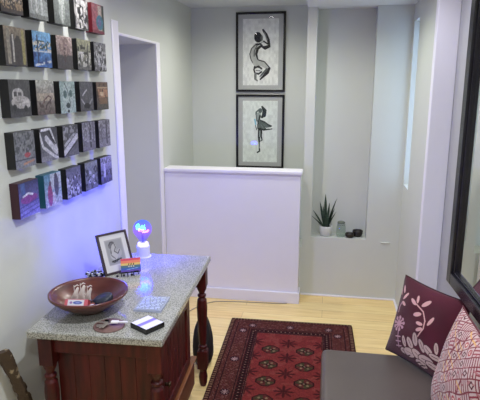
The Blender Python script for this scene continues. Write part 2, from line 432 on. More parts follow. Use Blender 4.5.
PH = {
 (0, 0): ('golden brown mottled photo', K, C(60, 46, 44), C(80, 66, 52), [('n', 18, 3, .55, (168, 136, 92), .1, 1), ('n', 22, 4, .7, (212, 190, 150), .2, .9)]),
 (0, 1): ('pale grey photo with tall white columns', K, C(150, 158, 156), C(112, 118, 116), [('r', .1, .2, .18, 1, (196, 202, 200)), ('r', .35, .15, .45, .9, (206, 212, 210)), ('r', .62, .1, .74, .85, (190, 198, 196)), ('l', [(.3, .95), (.95, .55)], .03, (52, 58, 60)), ('r', 0, 0, 1, .12, (120, 126, 122))]),
 (0, 2): ('grey green photo with a pale statue shape', K, C(98, 106, 102), C(112, 120, 116), [('e', .5, .45, .2, .42, (150, 160, 154)), ('e', .5, .75, .2, .2, (178, 186, 180)), ('e', .45, .78, .05, .05, (90, 98, 96)), ('l', [(.5, .1), (.52, .6)], .04, (186, 192, 188))]),
 (0, 3): ('black and white photo with swirling shapes', K, C(150, 146, 146), C(160, 156, 156), [('n', 7, 8, .5, (56, 54, 58), 0, 1), ('e', .45, .5, .17, .3, (40, 38, 42)), ('e', .52, .6, .07, .12, (214, 210, 208)), ('n', 11, 9, .66, (220, 216, 214), 0, 1)]),
 (0, 4): ('red edged photo with a teal round shape', (96, 22, 34), C(150, 50, 72), C(160, 84, 96), [('r', .5, .1, .8, .95, (196, 172, 160)), ('r', .8, 0, 1, 1, (60, 74, 60)), ('e', .62, .38, .3, .26, (44, 120, 152)), ('e', .6, .38, .15, .12, (96, 96, 160)), ('r', 0, 0, 1, .1, (140, 34, 60))]),
 (1, 0): ('yellow and brown forest waterfall photo', K, C(70, 64, 60), C(150, 132, 104), [('r', .12, .05, .26, .95, (160, 150, 128)), ('e', .38, .4, .12, .45, (74, 66, 64)), ('r', .35, .1, .42, .8, (196, 190, 176)), ('e', .62, .4, .18, .4, (70, 62, 60)), ('r', .8, .05, .93, .95, (176, 164, 84))]),
 (1, 1): ('bright blue city harbour photo', K, C(36, 92, 180), C(96, 164, 214), [('n', 12, 6, .55, (40, 76, 66), .5, .75), ('n', 16, 7, .62, (206, 198, 178), .45, .72), ('r', 0, .42, 1, .46, (206, 214, 224)), ('r', .22, .05, .28, .9, (26, 48, 96)), ('l', [(.1, .05), (.95, .18)], .035, (196, 206, 220)), ('n', 9, 13, .6, (30, 64, 150), .1, .4)]),
 (1, 2): ('pinkish brown tree lined street photo', K, C(60, 54, 56), C(206, 178, 168), [('r', 0, 0, 1, .42, (78, 72, 74)), ('e', .5, .68, .34, .3, (134, 104, 98)), ('r', .45, .2, .55, .7, (84, 60, 58)), ('n', 16, 5, .6, (166, 138, 130), .45, 1)]),
 (1, 3): ('photo with pale yellow sky over grey ground', K, C(96, 96, 94), C(150, 150, 112), [('n', 9, 21, .55, (196, 194, 186), .1, .6), ('n', 11, 22, .62, (44, 44, 46), .1, .8), ('r', .75, 0, .8, .9, (56, 56, 58))]),
 (1, 4): ('mottled black and white street photo', K, C(92, 92, 96), C(122, 122, 126), [('n', 9, 31, .58, (44, 44, 48), 0, 1), ('n', 12, 32, .62, (192, 192, 196), 0, .9), ('r', .3, .2, .45, .6, (196, 198, 200))]),
 (2, 0): ('dark photo of a pale old car', K, C(58, 58, 60), C(80, 78, 76), [('e', .40, .58, .27, .20, (190, 186, 178)), ('r', .2, .56, .36, .68, (76, 72, 70)), ('r', .4, .56, .58, .67, (84, 80, 76)), ('e', .52, .40, .44, .17, (176, 170, 162)), ('e', .78, .36, .2, .13, (196, 190, 182)), ('e', .22, .26, .09, .09, (44, 42, 42)), ('e', .74, .22, .09, .09, (44, 42, 42)), ('r', .3, .38, .6, .41, (140, 134, 128)), ('r', 0, 0, 1, .12, (76, 74, 74))]),
 (2, 1): ('beige photo with brown field plants', K, C(98, 80, 72), C(176, 178, 160), [('r', 0, .4, 1, .62, (186, 168, 140)), ('n', 12, 41, .55, (90, 62, 56), .05, .45), ('l', [(.3, .3), (.45, .45), (.65, .55), (.8, .5)], .025, (110, 70, 62)), ('l', [(.5, .25), (.8, .45)], .03, (84, 60, 60))]),
 (2, 2): ('pale teal photo with a painted face', K, C(150, 176, 168), C(140, 168, 160), [('e', .5, .5, .34, .48, (176, 198, 190)), ('e', .32, .6, .12, .13, (80, 116, 112)), ('e', .7, .62, .12, .12, (84, 120, 114)), ('e', .5, .24, .14, .09, (52, 72, 72)), ('l', [(.3, .98), (.5, .72), (.66, .3)], .022, (76, 100, 98)), ('e', .5, .06, .08, .05, (40, 48, 50))]),
 (2, 3): ('dark grey photo with a pale V shape', K, C(78, 76, 80), C(84, 84, 88), [('l', [(.1, .4), (.5, .1), (.9, .4)], .03, (166, 164, 168)), ('l', [(.2, .55), (.5, .72)], .03, (190, 188, 190)), ('e', .5, .18, .25, .1, (40, 38, 42))]),
 (2, 4): ('warm orange photo of lit buildings', K, C(76, 72, 62), C(112, 82, 62), [('r', .1, .45, .95, .75, (190, 132, 88)), ('r', .3, .5, .6, .65, (226, 190, 140)), ('n', 10, 51, .6, (84, 54, 44), .3, .95), ('r', .05, .78, .95, .82, (206, 168, 120)), ('r', .2, .2, .9, .42, (140, 98, 62))]),
 (3, 0): ('grey aerial photo with a small red spot', K, C(120, 124, 130), C(112, 114, 112), [('n', 14, 61, .58, (76, 80, 80), .4, 1), ('e', .6, .34, .16, .07, (186, 62, 66)), ('r', 0, .2, 1, .24, (70, 76, 88)), ('l', [(.4, .1), (.9, .16)], .03, (196, 132, 92))]),
 (3, 1): ('black and white photo of a curving station hall', K, C(110, 110, 116), C(60, 60, 64), [('l', [(0, .85), (.15, .45), (.7, .15), (1, .02)], .05, (212, 212, 214)), ('l', [(.1, .95), (.6, .98), (.95, .3)], .04, (222, 222, 224)), ('l', [(.35, .7), (.9, .25)], .09, (204, 204, 208)), ('l', [(.5, .9), (.85, .5)], .03, (30, 30, 34)), ('r', 0, 0, .6, .18, (136, 136, 144))]),
 (3, 2): ('black and white photo of diagonal white steps', K, C(98, 98, 104), C(66, 66, 68), [('l', [(.05, .15), (.95, .62)], .09, (206, 206, 210)), ('l', [(.1, .38), (.7, .68)], .05, (186, 188, 190)), ('l', [(.1, .05), (.95, .45)], .02, (36, 36, 40)), ('n', 10, 71, .6, (150, 150, 152), .55, 1)]),
 (3, 3): ('grey photo of bare tree trunks', K, C(112, 108, 116), C(118, 116, 122), [('r', .55, .1, .68, 1, (48, 46, 52)), ('r', .2, .3, .27, 1, (66, 64, 70)), ('n', 15, 81, .58, (164, 162, 168), .3, 1), ('r', .85, .25, .9, 1, (60, 58, 64))]),
 (3, 4): ('light grey photo of a thin bare tree', K, C(132, 128, 132), C(146, 142, 148), [('r', .62, .1, .74, 1, (54, 50, 56)), ('n', 15, 91, .6, (100, 96, 102), .3, 1), ('r', .2, .2, .26, .9, (86, 84, 90))]),
 (4, 0): ('night photo with a pink glow over violet stripes', (58, 26, 38), C(126, 120, 208), C(44, 46, 88), [('e', .5, .5, .42, .14, (150, 50, 130)), ('l', [(.2, .6), (.45, .66), (.68, .6)], .03, (224, 226, 244)), ('r', .12, .65, .32, .98, (58, 92, 156)), ('l', [(0, .3), (1, .42)], .02, (70, 60, 150)), ('l', [(0, .18), (1, .3)], .02, (84, 76, 170)), ('l', [(0, .05), (1, .18)], .02, (80, 70, 160))]),
 (4, 1): ('teal edged photo of people standing together', (28, 84, 106), C(178, 176, 196), C(70, 140, 172), [('r', .35, .5, 1, 1, (184, 196, 206)), ('e', .7, .62, .14, .36, (78, 74, 92)), ('e', .3, .35, .14, .35, (172, 58, 104)), ('e', .33, .7, .07, .08, (96, 60, 76)), ('e', .68, .9, .08, .09, (70, 60, 70)), ('r', .45, .05, .6, .4, (206, 196, 214))]),
 (4, 2): ('lavender grey photo of a crowded street', K, C(138, 138, 172), C(92, 92, 116), [('n', 12, 101, .56, (196, 196, 224), 0, .7), ('n', 14, 102, .62, (48, 46, 70), 0, .8), ('e', .55, .45, .15, .12, (84, 82, 120))]),
 (4, 3): ('grey green photo with white flower dots', K, C(102, 106, 108), C(126, 132, 126), [('e', .4, .62, .09, .07, (206, 206, 216)), ('e', .65, .45, .09, .07, (210, 208, 220)), ('e', .35, .3, .09, .07, (196, 196, 210)), ('e', .7, .22, .08, .06, (206, 204, 218)), ('n', 13, 111, .62, (50, 50, 56), 0, .8)]),
 (4, 4): ('lavender photo with dark foliage at its base', K, C(70, 70, 120), C(162, 156, 196), [('n', 12, 121, .55, (56, 52, 84), 0, .5), ('r', .25, .25, .4, .8, (196, 192, 226)), ('n', 14, 122, .62, (90, 86, 110), .75, 1)]),
}
Y0 = [1.875, 2.068, 2.268, 2.462, 2.655]
ZB = [1.982, 1.783, 1.577, 1.370, 1.163]
where = ['topmost row', 'second row from the top', 'middle row', 'second row from the bottom', 'bottom row']
for (r, c), (desc, side, g0, g1, sh) in PH.items():
    jz = random.uniform(-.002, .002); z0 = ZB[r] + jz; y0 = Y0[c] + random.uniform(-.003, .003); dpt = 0.040
    bm = bmesh.new(); box(bm, 0, dpt - .001, 0, .148, 0, .150)
    sm_ = mat('block_side_%d_%d_%d' % side, srgb(*side), 0.45)
    o = link('photo_block', bm, sm_, loc=(-1.28, y0, z0), bevel=0.0015,
             label='%s, %s' % (desc, where[r]), cat='photo block', group='photo blocks on the left wall')
    painted('printed_front', 56, 56, plane_at((dpt + .0004, 0.0008, 0.0008), (0, .1464, 0), (0, 0, .1484)), photo_func(g0, g1, sh, seed=r * 10 + c), P_print, parent=o)

# ============================================================ FRAMED DRAWINGS
def px2uv(pts, ox, oy, s):   # zoomed sketch coordinates -> sheet coordinates
    return [((x / s + ox), (y / s + oy)) for x, y in pts]
def drawing_a(u, v):
    # u: 0..1 across, v: 0..1 up; sheet 36 x 62 sketch units
    X = u * 36; Y = (1 - v) * 63
    img = np.zeros((len(u), 3)); img[:] = C(222, 224, 220)
    n = vnoise(u, v, 20, 3); dk = C(40, 40, 42); md = C(92, 94, 94); lt = C(158, 160, 158)
    def st(pts, w, col): stroke(img, X, Y, pts, w, col)
    pale = C(176, 178, 174)
    # back and hip, outlined
    st([(14, 25), (10.5, 30), (10, 36), (13.5, 41)], [2.6, 3.2, 3.0, 3.4], pale)
    st([(14, 23.5), (9, 27.5), (7, 33), (8.6, 39), (12, 43.5)], .45, C(60, 60, 62))
    st([(19, 25), (15, 28), (13.6, 33), (15.2, 38)], [1.1, 1.3, 1.2, .6], dk); st([(14.5, 25), (11.6, 30), (11.6, 35)], .5, md)
    st([(13.5, 24), (18, 23.5)], .9, dk)
    # thigh to the knee
    st([(13.5, 41.5), (20, 42), (25, 46)], [3.2, 2.8, 1.8], pale)
    st([(16, 38.6), (22, 40.3), (27.3, 46)], .55, dk); st([(13, 45.2), (19, 46.2)], .5, dk)
    st([(27, 46.5), (25, 50.5), (18, 57)], [1.2, 1.7, .8], dk); st([(24.5, 47.5), (21, 51), (17.5, 54.5)], [1.1, 1.0, .5], md)
    # hands clasped round the shin, feet
    st([(12, 45), (11.4, 48), (12.4, 51)], .8, dk); st([(12.4, 46.2), (16, 44.6), (19, 47)], .8, dk)
    st([(12.4, 51), (16, 52), (19, 50)], .8, dk); st([(13.5, 48.6), (17.5, 48.8)], .35, md)
    st([(13, 52), (13, 57), (15, 58.5)], [1.2, 1.0, .7], C(120, 122, 120)); st([(12, 52), (12, 57)], .3, dk)
    # head
    ell(img, X, Y, 15.4, 17.3, 4.0, 5.0, dk, -.2); ell(img, X, Y, 19.0, 18.2, 1.2, 2.8, md)
    st([(18.6, 22.2), (21, 21.4)], .7, pale)
    # arms over the head
    st([(20.3, 10.5), (23.5, 15), (25.6, 20), (26.6, 24.5)], [1.0, 1.4, 1.5, 1.2], dk)
    st([(21.6, 13), (24.8, 20)], .35, C(130, 132, 130))
    st([(26.5, 25.8), (22.5, 27.2), (19.5, 26.2)], [1.5, 1.8, .9], dk); st([(21, 21), (25, 23.6)], .7, dk)
    st([(18.3, 10), (20.2, 14.2)], .5, C(236, 236, 232))
    img *= (.94 + .12 * n)[:, None]
    return img
def drawing_b(u, v):
    X = u * 36; Y = (1 - v) * 63
    img = np.zeros((len(u), 3)); img[:] = C(220, 226, 220)
    n = vnoise(u, v, 20, 4); dk = C(40, 48, 48); md = C(86, 96, 94); lt = C(150, 160, 156)
    def st(pts, w, col): stroke(img, X, Y, pts, w, col)
    st([(20, 6), (22.6, 10), (22, 14.5), (20, 16.5)], [.9, 2.1, 2.2, 1.2], dk)       # hair
    ell(img, X, Y, 18.2, 10, 2, 2.5, md)
    st([(17, 9), (14, 11.5), (14, 14), (18, 12.5)], .8, md)                        # arm
    st([(16.5, 14), (15.5, 20)], [2.2, 1.6], lt); st([(18, 15), (16.5, 22)], .9, dk)
    st([(14, 15), (14.5, 20)], .5, md)
    for k in range(12):                                                            # skirt
        a = k / 11; st([(17 + 1.2 * a, 20 + a), (17 + 12.5 * math.sin(a * 1.5), 28.5 - 3 * math.sin(a * 1.5) * (1 if a > .4 else .2))], .9, md if k % 3 else C(112, 122, 120))
    st([(18, 19.5), (23, 21.5), (29, 26)], .6, dk); st([(16, 28), (22, 29.5), (30.5, 28.5)], [.6, .9, .5], dk)
    st([(16, 20), (15.6, 28)], .6, dk)
    st([(17.5, 29), (17, 37), (17.4, 44), (17.2, 50)], [1.7, 1.2, .7, .45], dk)      # standing leg
    st([(18, 31), (18, 36)], .8, lt); st([(19.5, 30), (19.3, 36), (20.3, 40), (18.8, 41)], [1.0, .9, .6, .5], dk)
    st([(17.5, 49), (17.8, 51.5), (15.5, 53)], .8, dk); st([(13.2, 25), (14.6, 29.5)], .4, dk)
    st([(12.5, 19), (13.5, 24)], .8, C(134, 186, 206))
    img *= (.95 + .1 * n)[:, None]
    return img
def framed(name_label, z0, z1, func):
    x0, x1 = -0.858, -0.408; y = 4.80; t = 0.022; fw = 0.020
    e = empty('framed_drawing', ((x0 + x1) / 2, y, z0), label=name_label, cat='picture')
    W = x1 - x0; H = z1 - z0; hx = W / 2
    bm = bmesh.new()
    box(bm, -hx, -hx + fw, -t, 0, 0, H); box(bm, hx - fw, hx, -t, 0, 0, H); box(bm, -hx + fw, hx - fw, -t, 0, 0, fw); box(bm, -hx + fw, hx - fw, -t, 0, H - fw, H)
    link('frame', bm, M_black, e, bevel=0.002)
    bm = bmesh.new(); box(bm, -hx + fw, hx - fw, -.010, -.001, fw, H - fw)
    link('mount_board', bm, mat('grey_mount', srgb(176, 178, 176), 0.8, noise=.04), e)
    sw = W - 2 * fw - .085; sh = H - 2 * fw - .075
    painted('drawing', 150, 250, plane_at((-sw / 2, -.0115, (H - sh) / 2), (sw, 0, 0), (0, 0, sh)), func, P_ink, parent=e)
    bm = bmesh.new(); box(bm, -hx + fw, hx - fw, -.017, -.015, fw, H - fw)
    link('glass', bm, M_pane, e)
framed('black framed charcoal drawing of a crouching nude figure, upper picture on stairwell wall', 1.655, 2.352, drawing_a)
framed('black framed charcoal drawing of a skirted dancer, lower picture above half wall', 0.948, 1.632, drawing_b)

# ============================================================ NICHE ITEMS
SZ = 0.505
pot = empty('potted_snake_plant', (0.006, 4.135, SZ), label='snake plant with upright dark leaves in a white pot in the wall niche', cat='plant')
bm = bmesh.new(); lathe(bm, [(0, 0), (0.040, 0), (0.047, 0.012), (0.053, 0.045), (0.053, 0.078), (0.050, 0.084), (0.046, 0.080), (0.046, 0.070)], n=32)
link('pot', bm, mat('white_ceramic', srgb(206, 208, 202), 0.35), pot, smooth=True)
bm = bmesh.new(); lathe(bm, [(0, 0.072), (0.046, 0.070)], n=24)
link('soil', bm, mat('soil', srgb(40, 34, 28), 0.95, noise=.5, nscale=60, bump=.5), pot)
M_leaf = mat('snake_leaf', srgb(58, 82, 60), 0.42, col2=srgb(30, 52, 40), nscale=16, stretch=(1, 1, 5))
def blade(base, tip, wd, bend, twist):
    bm = bmesh.new(); b, t = Vector(base), Vector(tip); d = (t - b); L = d.length; d.normalize()
    sd = Vector((math.cos(twist), math.sin(twist), 0)); nrm = d.cross(sd).normalized(); n = 9; rows = []
    for i in range(n + 1):
        s = i / n; wv = wd * (0.55 + 0.9 * s - 1.0 * s * s) * (1 - s ** 6) if s < 1 else 0.0006
        c = b + d * L * s + nrm * bend * math.sin(s * math.pi) * .6 + Vector((bend * s * s, 0, 0))
        wv = max(wv, .0006)
        rows.append([bm.verts.new(c - sd * wv + nrm * .003 * (1 - s)), bm.verts.new(c - nrm * .003 * (1 - s * .7)), bm.verts.new(c + sd * wv + nrm * .003 * (1 - s))])
    for A, B in zip(rows[:-1], rows[1:]):
        for k in range(2): bm.faces.new((A[k], A[k + 1], B[k + 1], B[k]))
    bmesh.ops.solidify(bm, geom=bm.faces[:], thickness=0.0018)
    link('leaf', bm, M_leaf, pot, smooth=True)
LV = [((-.004, 0, .07), (-.012, .01, .345), .017, .0, .1), ((.012, .004, .07), (.072, .0, .318), .010, .01, .5), ((-.012, -.004, .07), (-.045, -.01, .285), .015, -.01, -.2),
      ((-.02, .0, .07), (-.10, -.012, .215), .011, -.01, .3), ((-.022, .006, .07), (-.112, .0, .165), .008, -.01, .2), ((.02, .0, .07), (.055, -.01, .235), .010, .01, .4),
      ((.006, -.008, .07), (.018, -.02, .280), .013, .004, .0), ((.0, .01, .07), (-.03, .02, .25), .012, 0, .6), ((.018, .008, .07), (.068, .012, .20), .007, .012, .2), ((-.008, -.01, .07), (-.018, -.03, .2), .012, 0, -.1)]
for l in LV: blade(*l)

jar = empty('glass_jar', (0.128, 4.125, SZ), label='empty clear glass jar with a wire bail beside the snake plant', cat='jar')
bm = bmesh.new(); lathe(bm, [(0, 0.0), (0.034, 0.0), (0.038, 0.006), (0.038, 0.078), (0.034, 0.092), (0.030, 0.096), (0.030, 0.112), (0.027, 0.112), (0.027, 0.096), (0.031, 0.09), (0.035, 0.077), (0.035, 0.008), (0, 0.006)], n=32)
link('jar_body', bm, M_jar, jar, smooth=True)
bm = bmesh.new(); lathe(bm, [(0, 0.128), (0.024, 0.127), (0.031, 0.120), (0.031, 0.113), (0, 0.113)], n=32)
link('lid', bm, mat('grey_green_lid', srgb(104, 112, 98), 0.4), jar, smooth=True)
bm = bmesh.new(); tube(bm, [(0.0325 * math.cos(a), 0.0325 * math.sin(a), 0.1) for a in [i * math.pi / 10 for i in range(21)]], .0015, 6)
link('wire_bail', bm, mat('wire', srgb(120, 120, 116), 0.35, metal=1), jar, smooth=True)

def dish(x, y, z, r, h, rx, label, nm='dark_bowl'):
    bm = bmesh.new(); lathe(bm, [(0, 0), (r * .6, 0), (r * .92, h * .3), (r, h * .8), (r * .93, h), (r * .80, h * .86), (r * .74, h * .5), (r * .4, h * .25), (0, h * .22)], n=28)
    o = link(nm, bm, mat('dark_pottery', srgb(40, 34, 30), 0.5, noise=.4, nscale=30), smooth=True, loc=(x, y, z), label=label, cat='bowl')
    o.rotation_euler = (R(rx), 0, 0); return o
dish(0.198, 4.108, SZ, 0.036, 0.036, 0, 'small dark round pot in the niche, front one beside the jar')
dish(0.262, 4.150, SZ, 0.042, 0.052, 0, 'larger dark round pot behind the small one in the niche')
bm = bmesh.new(); bmesh.ops.create_uvsphere(bm, u_segments=20, v_segments=10, radius=1)
for v_ in bm.verts: v_.co = Vector((v_.co.x * .040, v_.co.y * .016, v_.co.z * (.010 if v_.co.z < 0 else .004)))
link('trim_4', bm, M_wall, smooth=True, loc=(.475, 4.070, .487), kind='structure')
# ============================================================ TABLE / WASHSTAND
TB = empty('washstand', (-0.877, 2.173, 0), R(2.3), label='dark red wooden washstand cabinet with turned legs and speckled stone top', cat='cabinet')
hw, hl, TZ = 0.272, 0.494, 0.775
bm = bmesh.new(); box(bm, -hw, hw, -hl, hl, TZ - .032, TZ)
link('stone_top', bm, M_granite, TB, bevel=0.006)
bz = TZ - .032
def leg_mesh(x, y):
    bm = bmesh.new()
    box(bm, x - .029, x + .029, y - .029, y + .029, .615, bz)
    prof = [(0, .615), (.029, .615), (.026, .600), (.017, .580), (.015, .572), (.024, .566), (.024, .556), (.017, .550), (.026, .535), (.030, .49), (.027, .40), (.023, .32), (.020, .27), (.018, .262), (.025, .255), (.025, .245), (.018, .238), (.026, .225), (0, .225)]
    lathe(bm, prof[::-1], (x, y, 0), 20)
    box(bm, x - .028, x + .028, y - .028, y + .028, .115, .225)
    lathe(bm, [(0, 0), (.016, 0), (.022, .02), (.026, .06), (.020, .095), (.026, .115), (0, .115)], (x, y, 0), 20)
    return bm
for x in (-.215, .228):
    for y in (-.440, .440):
        o = link('leg', leg_mesh(x, y), M_wood, TB, bevel=0.002)
        for p in o.data.polygons: p.use_smooth = len(p.vertices) == 4 and False
# aprons between legs
bm = bmesh.new()
box(bm, -.199, .199, -.452, -.432, bz - .075, bz); box(bm, -.199, .199, .432, .452, bz - .075, bz)
box(bm, .214, .236, -.411, .411, bz - .055, bz); box(bm, -.236, -.214, -.411, .411, bz - .055, bz)
link('apron', bm, M_wood, TB, bevel=0.003)
# cupboard body with plank end panel
bm = bmesh.new()
box(bm, -.199, .205, -.405, .235, .13, bz - .001)
link('cupboard', bm, M_wood, TB, bevel=0.003)
bm = bmesh.new()
for i in range(6):
    x0 = -.190 + i * .0650; box(bm, x0, x0 + .0645, -.412, -.405, .16, bz - .075)
link('plank_panel', bm, M_wood, TB, bevel=0.002)
bm = bmesh.new(); box(bm, .205, .222, -.411, .245, .13, .285); box(bm, .205, .236, -.411, .245, .285, .297)
link('bottom_rail', bm, M_wood_lit, TB, bevel=0.003)
# door on the long side
bm = bmesh.new()
ya, yb, za, zb = -.33, .155, .302, bz - .062
fwd = .05
box(bm, .205, .222, ya, ya + fwd, za, zb); box(bm, .205, .222, yb - fwd, yb, za, zb)
box(bm, .205, .222, ya + fwd, yb - fwd, za, za + fwd); box(bm, .205, .222, ya + fwd, yb - fwd, zb - fwd, zb)
yy = ya + fwd
while yy < yb - fwd - .01:
    box(bm, .205, .213, yy + .001, min(yy + .052, yb - fwd), za + fwd, zb - fwd); yy += .0545
dr = link('door', bm, M_wood, TB, bevel=0.003)
bm = bmesh.new(); Mx = Matrix.Translation((.222, ya + .025, .47)) @ Matrix.Rotation(R(90), 4, 'Y')
lathe(bm, [(0, 0), (.010, 0), (.006, .008), (.011, .016), (.012, .022), (0, .026)], n=16, M=Mx)
link('knob', bm, mat('dark_brass', srgb(70, 54, 40), 0.35, metal=.8), dr, smooth=True)

# ============================================================ THINGS ON THE TABLE
def along(pts, M=None): return pts
# wooden bowl
prof_b = [(0, 0.0), (.055, 0.0), (.060, .006), (.085, .018), (.125, .043), (.152, .066), (.163, .078), (.163, .086), (.157, .087), (.148, .078), (.120, .052), (.085, .030), (.05, .020), (0, .018)]
bm = bmesh.new(); lathe(bm, prof_b, n=64)
bowl = link('wooden_bowl', bm, mat('turned_wood', srgb(102, 50, 40), 0.3, col2=srgb(68, 31, 28), nscale=6, stretch=(1, 1, 6), coat=.2), smooth=True, loc=(-0.972, 1.895, TZ),
            label='wide turned reddish brown wooden bowl on the stone top', cat='bowl')
BX, BY, BZ = -0.972, 1.895, TZ
# white sailing ship ornament in the bowl
ship = empty('ship_ornament', (BX - .020, BY - .025, BZ + .052), R(15), label='small white sailing ship ornament standing inside the wooden bowl', cat='ornament')
ship.scale = (1.3, 1.3, 1.3)
M_bone = mat('bone_white', srgb(222, 214, 208), 0.5, noise=.12, nscale=40)
bm = bmesh.new()
hull = [(-.036, .0), (-.028, -.014), (.026, -.014), (.040, .004), (.030, -.001), (-.026, -.001)]
vv = [[bm.verts.new((x, yv, z)) for x, z in hull] for yv in (-.007, .007)]
bm.faces.new(vv[0]); bm.faces.new(vv[1][::-1])
for i in range(6): bm.faces.new((vv[0][i], vv[0][(i + 1) % 6], vv[1][(i + 1) % 6], vv[1][i]))
link('hull', bm, mat('ship_hull', srgb(70, 56, 54), 0.5), ship)
for k, (x, h, s) in enumerate(((-.022, .046, .017), (-.002, .052, .019), (.019, .043, .015))):
    bm = bmesh.new(); tube(bm, [(x, 0, -.002), (x, 0, h + .006)], .0012, 6)
    n = 8; rows = []
    for a in range(n + 1):
        t = a / n; ww = s * (1.05 - .62 * t ** 1.5); sh = .012 * t * t
        zc = .002 + t * h
        rows.append([bm.verts.new((x + ww * (q - .5) * 1.2 + sh, -.003 - .006 * math.sin(t * math.pi) * (1 - (2 * q - 1) ** 2), zc - .006 * (2 * q - 1) ** 2 * t)) for q in (0, .2, .4, .6, .8, 1)])
    for A, B in zip(rows[:-1], rows[1:]):
        for q in range(5): bm.faces.new((A[q], A[q + 1], B[q + 1], B[q]))
    tube(bm, [(x, 0, h), (x + .010, 0, h + .007), (x + .016, 0, h + .004)], [.002, .0018, .0008], 6)
    link('sail', bm, M_bone, ship)
    ship.children[-1].modifiers.new('t', 'SOLIDIFY').thickness = .0015
# small box of sweets
def lid_img(kind):
    def f(u, v):
        img = np.zeros((len(u), 3)); img[:] = C(212, 210, 220)
        img[(u < .12) | (u > .84)] = C(196, 96, 110)
        img[(v < .12) | (v > .9)] = C(186, 112, 124)
        ell(img, u, v, .56, .5, .2, .22, C(84, 100, 176)); ell(img, u, v, .56, .5, .1, .1, C(140, 150, 206))
        ell(img, u, v, .27, .5, .06, .16, C(150, 110, 170))
        return img
    return f
bm = bmesh.new(); box(bm, -.047, .047, -.015, .015, -.016, .016)
mb = link('match_box', bm, mat('red_card', srgb(150, 44, 54), 0.5), loc=(BX - .010, BY - .083, BZ + .063), bevel=.001, label='small red and white printed box with blue oval lying in the bowl', cat='box')
mb.rotation_euler = (R(52), 0, R(7))
painted('printed_label', 60, 24, plane_at((-.047, -.015, .0164), (.094, 0, 0), (0, .03, 0)), lid_img(0), P_gloss, parent=mb)
# dark disc tin
bm = bmesh.new(); lathe(bm, [(0, 0), (.040, 0), (.042, .003), (.042, .016), (.039, .019), (0, .020)], n=32)
tin = link('round_tin', bm, mat('dark_blue_tin', srgb(38, 44, 58), 0.4), smooth=True, loc=(BX + .060, BY + .012, BZ + .040), label='dark blue round tin lying in the right side of bowl', cat='tin')
tin.rotation_euler = (R(8), R(-14), 0)
bm = bmesh.new(); lathe(bm, [(0, 0), (.010, .001), (.0125, .008), (.010, .015), (0, .017)], n=16)
link('white_pebble', bm, mat('white_plastic', srgb(232, 230, 232), .4), smooth=True, loc=(BX + .045, BY - .070, BZ + .040), label='tiny round white stone in the bowl beside the red box', cat='pebble')
bm = bmesh.new(); tube(bm, [(BX - .045, BY - .055, BZ + .052), (BX, BY - .052, BZ + .046), (BX + .045, BY - .045, BZ + .050)], .005, 8)
link('red_pen', bm, mat('red_plastic', srgb(120, 24, 34), .4), smooth=True, label='slim dark red pen lying in the bowl behind the box', cat='pen')

# coaster with keys
CX, CY = -0.828, 1.765
bm = bmesh.new(); lathe(bm, [(0, 0), (.060, 0), (.062, .002), (.060, .005), (0, .005)], n=48)
link('round_coaster', bm, mat('brown_cork', srgb(122, 92, 88), .6, noise=.3, nscale=40), loc=(CX, CY, TZ), label='flat round brown coaster under the keys', cat='coaster')
keys = empty('key_bunch', (CX, CY, TZ + .006), label='bunch of keys with a white tag on the round coaster', cat='keys')
M_steel = mat('key_steel', srgb(186, 178, 172), .35, metal=.6)
bm = bmesh.new(); tube(bm, [(.013 * math.cos(a) - .002, .013 * math.sin(a) + .006, .006) for a in [i * math.pi / 9 for i in range(19)]], .0012, 6)
link('key_ring', bm, M_steel, keys, smooth=True)
for k, a in enumerate((200, 222, 245, 180, 265)):
    M4 = Matrix.Rotation(R(a), 4, 'Z'); zz = .001 + k * .0022
    bm = bmesh.new(); box(bm, .006, .022, -.008, .008, zz, zz + .002, M4); box(bm, .022, .05, -.003, .003, zz, zz + .002, M4)
    for j in range(3): box(bm, .030 + j * .006, .033 + j * .006, -.006, -.003, zz, zz + .002, M4)
    link('key', bm, M_steel, keys)
bm = bmesh.new(); M4 = Matrix.Translation((0.012, .008, .006)) @ Matrix.Rotation(R(8), 4, 'Z')
box(bm, -.006, .022, -.010, .010, .001, .006, M4); box(bm, .022, .060, -.005, .003, .001, .006, M4)
link('white_tag', bm, mat('white_plastic', srgb(232, 230, 232), .4), keys)
bm = bmesh.new(); box(bm, -.024, -.006, .006, .022, .004, .012)
link('car_fob', bm, M_black, keys, bevel=.003)

# black box with white/lilac lid
pc = [(-0.733, 1.767), (-0.652, 1.712), (-0.616, 1.796), (-0.700, 1.850)]
bxc = (sum(p[0] for p in pc) / 4, sum(p[1] for p in pc) / 4)
kb = empty('card_box', (bxc[0], bxc[1], TZ), R(-31), label='black and white square box with a lilac stripe at the front edge of the top', cat='box')
bm = bmesh.new(); box(bm, -.049, .049, -.046, .046, 0, .020)
link('tray', bm, M_black, kb, bevel=.0015)
def lid2(u, v):
    img = np.zeros((len(u), 3)); img[:] = C(232, 230, 240); img[(u > .36) & (u < .56)] = C(138, 124, 190); img[(u > .56) & (u < .6)] = C(206, 200, 224)
    return img
painted('lid_print', 50, 30, plane_at((-.046, -.043, .0206), (.092, 0, 0), (0, .086, 0)), lid2, P_gloss, parent=kb)
# clear slab with printed lines
gl = empty('clear_tile', (-0.727, 1.985, TZ), R(2), label='clear square acrylic tile with pale blue printed lines behind the card box', cat='tile')
bm = bmesh.new(); box(bm, -.060, .060, -.075, .075, .001, .011)
link('slab', bm, M_acryl, gl, bevel=.0015)
bm = bmesh.new()
for i in range(9):
    yv = -.06 + i * .0145
    xs = -.05
    while xs < .045:
        l = random.uniform(.006, .022); box(bm, xs, min(xs + l, .05), yv, yv + .004, .0111, .0113); xs += l + .005
link('printed_lines', bm, mat('pale_blue_ink', srgb(196, 214, 238), .4), gl)

